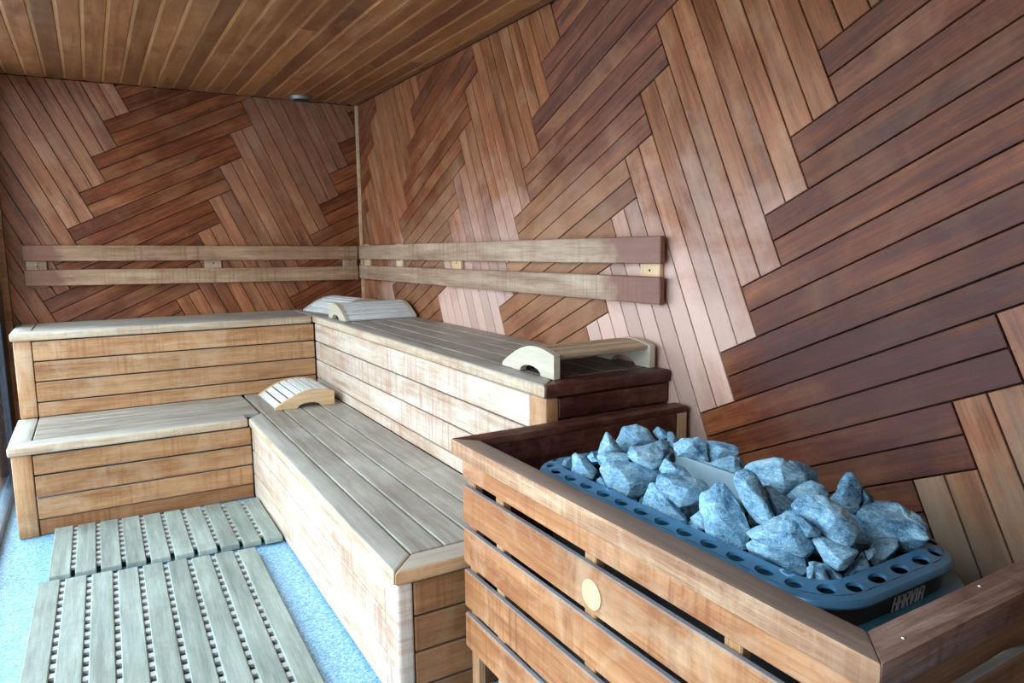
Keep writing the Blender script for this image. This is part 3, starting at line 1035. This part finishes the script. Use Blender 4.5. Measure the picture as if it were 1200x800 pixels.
# lettering on the near side of the collar: squared italic capitals on a dark plate
LY = RY0 + 0.012
STROKES = {'H': [((0, 0), (0, 1)), ((1, 0), (1, 1)), ((0, .5), (1, .5))],
           'A': [((0, 0), (0, .86)), ((1, 0), (1, .86)), ((0, .48), (1, .48)), ((0.12, 1), (.88, 1)), ((0, .86), (.12, 1)), ((1, .86), (.88, 1))],
           'R': [((0, 0), (0, 1)), ((0, 1), (.9, 1)), ((1, .9), (1, .58)), ((0, .5), (.9, .5)), ((.5, .5), (1, 0))],
           'V': [((0, 1), (.5, 0)), ((1, 1), (.5, 0))],
           'I': [((.5, 0), (.5, 1))]}
bm = bmesh.new()
X0, ZL, CW, CH, SH, TH = -0.578, 0.7165, 0.0118, 0.0235, 0.3, 0.0026
px = X0
for ch in 'HARVIA':
    cw = CW * (0.5 if ch == 'I' else 1)
    for (ax_, az), (bx_, bz) in STROKES[ch]:
        A = Vector((px + ax_ * cw + az * CH * SH, LY - 0.0032, ZL + az * CH))
        B = Vector((px + bx_ * cw + bz * CH * SH, LY - 0.0032, ZL + bz * CH))
        d = B - A
        mt = Matrix.Translation((A + B) / 2) @ Matrix.Rotation(-math.atan2(d.z, d.x), 4, 'Y') @ Matrix.Diagonal((d.length + TH, 0.0016, TH, 1))
        bmesh.ops.create_cube(bm, size=1.0, matrix=mt)
    px += cw + 0.0052
logo = link('lettering', from_bm(bm, 'lettering'), M['logo'], h, Matrix.Identity(4))
logo['label'] = 'raised slanted silver lettering HARVIA'
bm = bmesh.new()
q = [(X0 - 0.004, ZL - 0.003), (px, ZL - 0.003), (px + CH * SH + 0.006, ZL + CH + 0.004), (X0 + CH * SH + 0.002 - 0.004, ZL + CH + 0.004)]
bm.faces.new([bm.verts.new((x_, LY - 0.0022, z_)) for x_, z_ in q])
r_ = bmesh.ops.extrude_face_region(bm, geom=bm.faces[:])
bmesh.ops.translate(bm, vec=(0, 0.0018, 0), verts=[v for v in r_['geom'] if isinstance(v, bmesh.types.BMVert)])
link('name_plate', from_bm(bm, 'name_plate'), M['logo_base'], h, Matrix.Identity(4))
bm = bmesh.new()
bmesh.ops.create_uvsphere(bm, u_segments=10, v_segments=6, radius=0.004, matrix=Matrix.Translation((-0.490, RY0 + 0.009, 0.765)))
link('screw', from_bm(bm, 'screw', 40), M['metal'], h, Matrix.Identity(4))

# pale flat plates standing among the stones
for xx, ya, yb, zt, lb in ((-0.512, -4.065, -3.848, 0.836, 'front smooth pale flat plate standing upright among the heater stones'),
                           (-0.486, -4.045, -3.885, 0.832, 'rear smooth pale flat plate just behind the other plate among the stones')):
    me = box_mesh(yb - ya, 0.007, 0.095, 0.002)
    o = link('divider_plate', me, M['plate'], None, Matrix.Translation((xx, (ya + yb) / 2, zt - 0.0475)) @ Matrix.Rotation(rad(90), 4, 'Z') @ Matrix.Rotation(rad(0), 4, 'X'))
    o['label'], o['category'], o['group'] = lb, 'plate', 'flat plates among the heater stones'

# ---------------------------------------------------------------- heater stones: label, base point, hull corners in millimetres
STONES=[
('small shaded stone tucked in the far left bend of the rim',(-0.692, -3.627, 0.765),[(-12, 7, 13), (1, 11, 28), (18, 3, 33), (7, -18, 6), (-8, -7, 7), (-7, -13, 19), (-11, -12, 18), (-6, -9, 25), (-6, 16, 5), (24, 15, 21), (1, 4, 0)]),
('pale wedge-shaped stone nearest the far left corner of the rim',(-0.674, -3.677, 0.746),[(-30, 12, 32), (-12, 33, 66), (-2, 31, 71), (15, 3, 57), (20, -17, 43), (23, -30, 33), (2, -38, 12), (-16, -17, 19), (-9, 1, 57), (-8, -9, 53), (-12, -33, 39), (-14, -5, 59), (-14, 32, 15), (12, 45, 50), (38, 14, 22), (15, -16, 0)]),
('tiny pale stone between the far rim and the flat stone under the spike',(-0.686, -3.733, 0.811),[(-11, 8, 17), (6, 10, 29), (9, -5, 19), (5, -16, 6), (-7, -5, 7), (-2, -6, 24), (-3, -9, 20), (-6, -6, 15), (-1, 18, 9), (13, 4, 11), (2, 6, 0)]),
('upright spike-shaped stone with a sharp tip at the far left',(-0.617, -3.713, 0.807),[(-37, 3, 13), (-15, 18, 42), (9, 24, 65), (17, 1, 50), (20, -31, 22), (-4, -20, 17), (-1, -5, 47), (-12, -16, 45), (-6, -3, 51), (-4, -27, 35), (-14, 25, 0), (20, 37, 46), (31, -8, 9)]),
('flat grey stone lying at the foot of the spike-shaped stone',(-0.662, -3.774, 0.806),[(-27, 21, 29), (-9, 18, 39), (20, -5, 38), (41, -27, 34), (30, -36, 19), (-27, -4, 7), (-31, 11, 17), (-9, -18, 37), (-21, -6, 35), (-9, -10, 36), (-22, -14, 34), (-10, 34, 13), (36, 20, 18), (42, -11, 3), (-8, 31, 0)]),
('large blocky stone topping the far end of the pile',(-0.516, -3.691, 0.792),[(-43, 23, 42), (-12, 36, 77), (20, 14, 81), (36, -13, 70), (43, -46, 45), (7, -32, 30), (-32, -12, 19), (-45, 9, 28), (-32, -7, 46), (-8, -9, 65), (-4, -19, 64), (-12, -37, 53), (-18, 41, 23), (43, 43, 53), (63, -8, 23), (0, 22, 0)]),
('angular stone with a dark right face, just below the blocky top stone',(-0.619, -3.849, 0.813),[(-27, 28, 42), (-15, 31, 54), (33, 0, 63), (40, -27, 45), (19, -41, 18), (1, -33, 11), (-22, -5, 19), (-31, 17, 30), (-32, -13, 43), (-20, -5, 46), (-14, -26, 32), (-27, -3, 49), (-5, 45, 22), (52, 27, 38), (38, -10, 0), (5, 22, 0)]),
('biggest stone of the far half, wide with a sloping dark right flank',(-0.648, -3.833, 0.734),[(-58, 52, 77), (-43, 57, 92), (-20, 47, 99), (9, 19, 96), (61, -31, 91), (67, -47, 82), (55, -52, 70), (-3, -48, 33), (-17, -46, 24), (-39, -25, 26), (-56, 12, 41), (3, -35, 83), (-48, -18, 90), (-23, -39, 57), (-37, -53, 64), (-18, 82, 42), (14, 77, 61), (77, 3, 57), (86, 3, 32), (10, -10, 0), (-20, 49, 11)]),
('tiny stone chip against the front rim below the widest far stone',(-0.696, -3.787, 0.767),[(-8, 14, 15), (3, 10, 22), (7, -10, 8), (-1, -15, 0), (-6, -7, 19), (-5, 3, 20), (-3, -15, 7), (-2, 23, 5), (12, 0, 1)]),
('triangular speckled stone leaning on the middle of the front rim',(-0.68, -3.98, 0.736),[(-20, 36, 53), (0, 35, 85), (18, 13, 80), (26, -11, 68), (15, -70, 16), (-10, -30, 29), (-20, 10, 42), (-16, -29, 71), (-15, -20, 71), (-12, -7, 73), (-18, -23, 73), (-14, 52, 29), (44, 42, 48), (38, -32, 0), (-9, 31, 19)]),
('small rounded pale stone at the very top of the far back edge',(-0.441, -3.715, 0.824),[(-13, 17, 28), (2, 17, 40), (13, -5, 30), (11, -19, 16), (-10, -10, 6), (-15, 7, 17), (0, -12, 24), (-2, -14, 25), (-8, -11, 17), (-5, -10, 29), (-1, 26, 18), (22, 9, 19), (1, 2, 0)]),
('dark purple-grey stone peeking out behind the small rounded top stone',(-0.438, -3.755, 0.819),[(-1, 18, 38), (9, 10, 39), (12, -12, 22), (-8, -20, 0), (-15, 2, 12), (-12, -19, 17), (-3, -12, 29), (-14, -6, 23), (13, 30, 24), (21, 1, 12), (-2, 13, 4)]),
('dark blue stone wedged between the angular stone and the round domed stone',(-0.529, -3.817, 0.815),[(-13, 21, 41), (9, 12, 51), (20, -3, 46), (7, -20, 23), (-15, -17, 8), (-13, 4, 27), (0, -6, 44), (-16, -13, 32), (-6, -20, 35), (-10, -5, 46), (4, 35, 26), (30, 11, 32), (0, 0, 0)]),
('round domed stone with slanting cracks behind the pale flat plates',(-0.492, -3.871, 0.812),[(-22, 30, 48), (-1, 25, 61), (29, -1, 65), (37, -18, 57), (19, -50, 17), (1, -30, 18), (-30, 7, 23), (-29, 22, 36), (-8, -18, 57), (-28, -15, 40), (-26, -13, 43), (-24, -16, 41), (7, 50, 27), (48, 23, 41), (41, -18, 0), (-9, 23, 9)]),
('smooth flat-topped stone at the back edge right of the domed stone',(-0.419, -3.911, 0.804),[(-22, 47, 61), (-4, 26, 60), (22, -4, 58), (34, -28, 49), (24, -32, 38), (6, -27, 26), (-34, 0, 13), (-35, 16, 25), (-12, -14, 53), (-13, -18, 52), (-16, -21, 53), (1, -21, 46), (0, 58, 40), (30, 16, 37), (30, -10, 20), (-10, 18, 0)]),
('small ridged stone leaning behind the far plate, under the flat-topped stone',(-0.494, -3.998, 0.815),[(-29, 30, 30), (-4, 18, 41), (24, -2, 50), (20, -28, 27), (2, -27, 13), (-15, 0, 19), (-26, 0, 31), (-7, -21, 33), (-13, 2, 37), (-5, -25, 36), (-4, 44, 14), (39, 15, 31), (19, -7, 0)]),
('dark brown-grey stone sliver at the back edge beside the ridged stone',(-0.442, -3.989, 0.823),[(-3, 18, 29), (6, 3, 26), (3, -17, 8), (-10, -12, 1), (-9, 2, 22), (-7, -17, 18), (-4, -1, 26), (9, 25, 18), (14, -5, 0)]),
('small pale stone at the left end of the flat plates',(-0.617, -3.952, 0.819),[(-25, 22, 24), (-4, 27, 44), (10, -4, 30), (18, -13, 29), (20, -35, 13), (-2, -18, 10), (-26, 11, 15), (-4, -13, 28), (-9, -17, 32), (-7, -2, 36), (-11, -14, 24), (-8, 33, 10), (27, 16, 13), (33, -13, 0), (-8, 24, 2)]),
('light speckled stone in front of the flat plates, above the dark hollow',(-0.666, -4.029, 0.782),[(-44, 40, 51), (-22, 49, 75), (-9, 34, 73), (21, 4, 73), (40, -23, 66), (40, -40, 53), (16, -40, 36), (-7, -35, 22), (-26, -20, 18), (-28, 5, 36), (-23, -22, 51), (-9, -12, 66), (-16, -37, 58), (-30, -6, 65), (-15, 57, 28), (14, 51, 46), (53, 0, 42), (44, -3, 11), (0, 5, 0)]),
('large two-tone boulder, pale above and dark blue below, at mid front',(-0.657, -4.136, 0.732),[(-26, 41, 89), (-14, 48, 103), (23, 39, 124), (36, 26, 125), (35, 5, 110), (31, -32, 81), (19, -62, 52), (-8, -74, 24), (-31, -52, 21), (-42, -31, 27), (-47, -5, 38), (-29, 12, 67), (-15, -21, 97), (-33, -4, 88), (-40, -18, 92), (-40, -16, 84), (8, 62, 55), (61, 71, 79), (69, 39, 68), (46, -26, 23), (4, -17, 0), (-17, 21, 12)]),
('small grey stone between the front rim and the two-tone boulder',(-0.691, -4.108, 0.771),[(-13, 14, 21), (10, 8, 37), (17, -10, 30), (-6, -23, 4), (-13, -1, 12), (-3, -11, 30), (-13, -15, 15), (-5, -4, 31), (-3, 25, 8), (27, 3, 16), (-1, 12, 0)]),
('tiny pale chip on the front rim left of the two-tone boulder',(-0.697, -4.103, 0.757),[(-7, 17, 15), (9, 4, 21), (9, -16, 7), (-2, -10, 4), (-12, 1, 15), (1, -4, 17), (-7, -12, 14), (-1, 23, 5), (14, -7, 0)]),
('long tongue-shaped stone slanting down the middle of the pile',(-0.621, -4.191, 0.791),[(-18, 43, 84), (-1, 49, 102), (14, 41, 108), (19, 20, 98), (16, -7, 78), (5, -38, 47), (-4, -57, 27), (-21, -51, 18), (-28, -33, 24), (-30, 3, 47), (-26, -45, 65), (-19, -39, 61), (-17, -6, 87), (-31, -6, 86), (18, 64, 52), (41, 59, 74), (41, 17, 50), (31, -20, 3), (13, 3, 0)]),
('large flat-topped boulder at the back, right of the plates',(-0.47, -4.123, 0.802),[(-52, 57, 54), (-32, 54, 69), (12, 20, 83), (24, 3, 82), (33, -29, 68), (36, -49, 57), (26, -53, 45), (-1, -44, 29), (-20, -34, 19), (-39, 4, 28), (-41, 34, 47), (-16, -16, 72), (-36, -41, 52), (-29, -31, 49), (-24, -27, 47), (-17, 70, 29), (47, 46, 50), (64, 4, 37), (56, -18, 19), (7, -10, 0), (1, 57, 20)]),
('dark blue stone behind the large flat-topped boulder at the back',(-0.362, -4.101, 0.775),[(5, 41, 75), (23, 14, 73), (32, -25, 56), (20, -32, 40), (6, -23, 34), (5, -1, 47), (-6, 5, 67), (-5, 2, 69), (3, -9, 66), (3, -5, 68), (-27, 49, 0), (-27, -10, 20), (-27, -8, 0)]),
('shadowed charcoal stone sunk beside the tongue-shaped stone',(-0.578, -4.203, 0.808),[(-13, 26, 41), (2, 29, 55), (11, 19, 56), (17, -14, 39), (14, -37, 21), (-19, -25, 2), (-18, -10, 13), (-16, -9, 30), (-10, -3, 48), (-23, -22, 28), (-12, -6, 45), (6, 35, 23), (29, 32, 35), (33, -15, 4), (0, 3, 0)]),
('smooth bluish stone at the back edge left of the pointed stone',(-0.492, -4.217, 0.808),[(-33, 27, 28), (-8, 21, 46), (16, 6, 57), (25, -17, 51), (21, -31, 38), (11, -32, 29), (-34, 6, 14), (-29, -4, 39), (-6, -13, 48), (-10, -29, 44), (-13, -4, 44), (-5, 39, 11), (35, 21, 37), (44, -8, 19), (-7, 21, 0)]),
('large long stone with grooved top sloping to the right of centre',(-0.595, -4.332, 0.792),[(-30, 54, 71), (-15, 54, 84), (0, 46, 91), (20, 15, 91), (29, -16, 79), (25, -51, 55), (13, -60, 40), (-6, -60, 24), (-21, -38, 24), (-28, -8, 36), (-33, 31, 55), (-30, -15, 61), (-30, -25, 55), (-18, -29, 77), (-20, -35, 71), (2, 65, 43), (36, 64, 56), (60, 11, 47), (37, -33, 17), (18, -8, 0), (-2, 45, 30)]),
('big blue boulder with a sharp upper ridge near the front right',(-0.652, -4.285, 0.768),[(-51, 47, 44), (-24, 34, 58), (-1, 25, 71), (19, 16, 81), (35, 6, 87), (36, -5, 81), (23, -33, 54), (17, -56, 35), (6, -57, 26), (-9, -48, 20), (-17, -26, 27), (-24, -4, 34), (-32, 12, 38), (-48, 34, 34), (-31, -4, 56), (-23, -44, 56), (-33, -9, 59), (-24, -30, 61), (-9, 66, 15), (26, 43, 41), (62, 30, 52), (51, -3, 24), (27, -31, 5), (20, 4, 0), (0, 32, 12)]),
('plain dark blue stone squeezed behind the sharp-ridged blue boulder',(-0.643, -4.33, 0.818),[(-6, 27, 39), (3, 21, 41), (9, -21, 21), (1, -22, 14), (-14, -7, 11), (-10, -2, 37), (-12, -17, 29), (-10, -16, 32), (12, 36, 22), (25, -5, 7), (3, 4, 0)]),
('brightest stone, long and pale, lying on the front right bend of the rim',(-0.671, -4.283, 0.738),[(-26, 48, 47), (1, 42, 69), (8, 27, 65), (12, 4, 55), (17, -20, 44), (30, -43, 40), (17, -57, 22), (7, -56, 16), (-4, -38, 18), (-18, -2, 28), (-26, 26, 37), (-26, 42, 40), (-36, -5, 48), (-34, -13, 51), (-11, -30, 50), (-29, -17, 48), (-3, 60, 20), (28, 40, 38), (35, -2, 20), (37, -31, 1), (17, -17, 0), (7, 47, 8)]),
('narrow dark stone between the brightest pale stone and its right neighbour',(-0.697, -4.378, 0.766),[(4, 10, 26), (13, 3, 29), (1, -8, 14), (-7, -7, 7), (-7, -1, 7), (-6, -6, 16), (-10, -9, 18), (-12, -6, 14), (12, 15, 16), (8, -2, 6), (-1, 6, 0)]),
('upright greyish stone standing on the near rim right of the brightest stone',(-0.677, -4.375, 0.755),[(-1, 16, 39), (7, 10, 42), (14, -3, 40), (4, -25, 16), (-20, -7, 11), (-3, 1, 29), (-15, -2, 37), (-7, -21, 29), (-15, -1, 37), (1, -6, 38), (15, 25, 23), (25, 6, 26), (-2, 4, 0)]),
('thin dark slab-like stone leaning on the near rim left of the small pyramid stone',(-0.639, -4.385, 0.747),[(-2, 26, 36), (4, 19, 37), (10, -15, 20), (-2, -15, 13), (-13, -5, 11), (-8, -20, 25), (-12, -13, 27), (-9, -1, 35), (11, 31, 21), (23, -9, 7), (1, 4, 0)]),
('dark-based stone under the large long grooved stone',(-0.625, -4.373, 0.764),[(-13, 40, 56), (-2, 35, 62), (10, 11, 59), (27, -31, 49), (14, -27, 37), (-8, -27, 21), (-19, -20, 19), (-26, 3, 25), (-10, -7, 52), (-21, 2, 56), (-22, -29, 39), (-14, -4, 54), (6, 46, 36), (37, 28, 33), (34, -15, 17), (9, 0, 0)]),
('pointed stone with a tall peak at the right back of the pile',(-0.44, -4.269, 0.801),[(-29, 20, 36), (-11, 22, 54), (23, 20, 83), (29, 9, 82), (24, -13, 65), (-4, -34, 27), (-21, -29, 14), (-22, -10, 24), (-14, -10, 69), (-16, -21, 41), (-36, -9, 46), (-18, -19, 41), (1, 34, 18), (50, 38, 56), (46, 6, 43), (5, -10, 0)]),
('small dark stone stuck to the right side of the pointed peak stone',(-0.408, -4.287, 0.808),[(7, 20, 52), (9, 5, 45), (6, -13, 32), (0, -21, 22), (-26, -5, 7), (-4, 2, 46), (-13, -17, 36), (-7, 0, 47), (19, 27, 36), (19, 0, 19), (-10, 3, 0)]),
('largest rounded boulder filling the right end of the heater',(-0.42, -4.333, 0.744),[(-18, 70, 71), (17, 47, 90), (45, 6, 94), (56, -30, 85), (54, -56, 70), (-22, -112, 70), (10, -61, 25), (-13, -19, 29), (-39, 6, 19), (-56, 28, 16), (-32, 50, 48), (-14, -42, 56), (-38, -2, 77), (-9, -35, 78), (-30, -3, 58), (17, 81, 35), (17, 36, 48), (17, -19, 29), (17, -37, 0), (17, 36, 0), (10, 63, 16)]),
('half-dome stone with a dark crack at the near right rim',(-0.48, -4.38, 0.742),[(-30, 22, 27), (-7, 21, 46), (9, 11, 55), (28, -8, 56), (28, -8, 49), (23, -8, 40), (-21, -8, 17), (-33, -1, 12), (-16, -9, 50), (-27, -18, 33), (-27, -17, 38), (-6, -27, 54), (4, 35, 6), (32, 22, 32), (43, -2, 29), (6, 1, 0)]),
('small pyramid stone on the near rim left of the half-dome stone',(-0.572, -4.387, 0.738),[(-22, 14, 17), (25, 10, 54), (16, -13, 27), (-22, 0, 10), (2, -19, 38), (-3, -3, 44), (-33, -4, 27), (2, 25, 0), (31, -7, 11)]),
('tiny shadowed stone between the half-dome and the largest rounded boulder',(-0.555, -4.398, 0.785),[(-6, 9, 14), (7, -1, 20), (8, -8, 17), (-11, -2, 0), (-8, -8, 9), (-5, -4, 20), (-7, -1, 17), (3, 12, 7), (17, 4, 9)])]




def rock_mesh(pts, seed):
    bm = bmesh.new()
    for p in pts:
        bm.verts.new(Vector(p) * 0.001)
    r = bmesh.ops.convex_hull(bm, input=bm.verts[:])
    junk = [g for g in r['geom_interior'] if isinstance(g, bmesh.types.BMVert)]
    bmesh.ops.delete(bm, geom=junk, context='VERTS')
    size = max((v.co.length for v in bm.verts), default=0.05)
    bmesh.ops.dissolve_limit(bm, angle_limit=rad(9), verts=bm.verts[:], edges=bm.edges[:])
    bmesh.ops.bevel(bm, geom=bm.edges[:], offset=size * 0.03, segments=2, profile=0.5, affect='EDGES', clamp_overlap=True)
    bmesh.ops.triangulate(bm, faces=bm.faces[:])
    long = [ed for ed in bm.edges if ed.calc_length() > size * 0.16]
    for _ in range(3):
        if not long:
            break
        bmesh.ops.subdivide_edges(bm, edges=long, cuts=1)
        bmesh.ops.triangulate(bm, faces=bm.faces[:])
        long = [ed for ed in bm.edges if ed.calc_length() > size * 0.16]
    bmesh.ops.remove_doubles(bm, verts=bm.verts[:], dist=0.0006)
    bm.normal_update()
    o = Vector((seed * 3.1, seed * 1.7, seed * 5.3))
    for v in bm.verts:
        n1 = mnoise.fractal(v.co * 30 + o, 0.9, 2.0, 4)
        n2 = abs(mnoise.noise(v.co * 75 + o))
        v.co += v.normal * (size * 0.045 * (n1 + 0.25) - size * 0.025 * n2)
    return from_bm(bm, 'stone', 38)


for i, (lab, org, pts) in enumerate(STONES):
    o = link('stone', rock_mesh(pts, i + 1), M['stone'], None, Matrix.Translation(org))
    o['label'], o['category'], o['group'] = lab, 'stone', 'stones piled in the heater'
    k = 0.62 if ('dark' in lab.split()[0:2] or 'charcoal' in lab or 'shad' in lab) else random.uniform(0.85, 1.08)  # dark stones, plus shaded ones whose shade goes into the colour
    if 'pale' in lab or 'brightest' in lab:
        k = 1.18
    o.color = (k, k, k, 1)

SHORT = {0: 'shaded corner stone', 1: 'wedge-shaped corner stone', 3: 'spike-shaped stone', 5: 'blocky top stone', 7: 'biggest far stone',
         9: 'triangular rim stone', 13: 'domed stone', 15: 'ridged stone', 18: 'light speckled stone', 19: 'two-tone boulder', 22: 'tongue-shaped stone',
         23: 'flat-topped boulder', 26: 'smooth bluish stone', 27: 'long grooved stone', 28: 'sharp-ridged boulder', 30: 'brightest stone',
         34: 'dark-based stone', 35: 'pointed peak stone', 37: 'largest rounded boulder', 38: 'half-dome stone', 39: 'small pyramid stone'}
rf = random.Random(8)
seen = set()
i = 0
for row in range(13):
    for colm in range(5):
        i += 1
        fx = RX0 + 0.095 + 0.285 * (colm + 0.5) / 5 + rf.uniform(-0.012, 0.012)
        fy = RY0 + 0.105 + (RY1 - RY0 - 0.21) * (row + 0.5) / 13 + rf.uniform(-0.012, 0.012)
        s = rf.uniform(22, 30) if colm < 2 else rf.uniform(26, 36)
        pts = []
        for k in range(14):
            d = Vector((rf.gauss(0, 1), rf.gauss(0, 1), rf.gauss(0, 0.8))).normalized()
            pts.append(tuple(d * s))
        near = sorted(SHORT, key=lambda q: (STONES[q][1][0] - fx) ** 2 + (STONES[q][1][1] - fy) ** 2)[:3]
        lab = 'sunken small stone between the %s and the %s' % (SHORT[near[0]], SHORT[near[1]])
        if lab in seen:
            lab = 'sunken small stone amid the %s, %s and %s' % tuple(SHORT[q] for q in near)
        if lab in seen:
            continue
        seen.add(lab)
        me = rock_mesh(pts, 60 + i)
        lo = min(v.co.z for v in me.vertices)
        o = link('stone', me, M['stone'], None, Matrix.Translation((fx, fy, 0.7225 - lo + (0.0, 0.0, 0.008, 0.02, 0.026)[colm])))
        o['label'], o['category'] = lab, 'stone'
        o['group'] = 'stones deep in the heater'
        k = rf.uniform(0.55, 0.75)  # sunken stones: shade below the upper layer put into the colour
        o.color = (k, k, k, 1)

# ---------------------------------------------------------------- ceiling fitting
s_ = thing('ceiling_fitting', 'flat oval metal fitting on the ceiling close to the back corner', 'fitting', (-0.435, -0.14, HC), local=True)
bm = bmesh.new()
bmesh.ops.create_cone(bm, cap_ends=True, segments=32, radius1=0.062, radius2=0.07, depth=0.02, matrix=Matrix.Translation((0, 0, -0.0105)))
link('housing', from_bm(bm, 'housing', 40), M['brass'], s_, Matrix.Rotation(rad(-20), 4, 'Z') @ Matrix.Diagonal((1.15, 0.8, 1, 1)))
bm = bmesh.new()
bmesh.ops.create_cone(bm, cap_ends=True, segments=24, radius1=0.04, radius2=0.045, depth=0.006, matrix=Matrix.Translation((0, 0, -0.0235)))
link('lens', from_bm(bm, 'lens', 40), M['dark'], s_, Matrix.Rotation(rad(-20), 4, 'Z') @ Matrix.Diagonal((1.15, 0.8, 1, 1)))
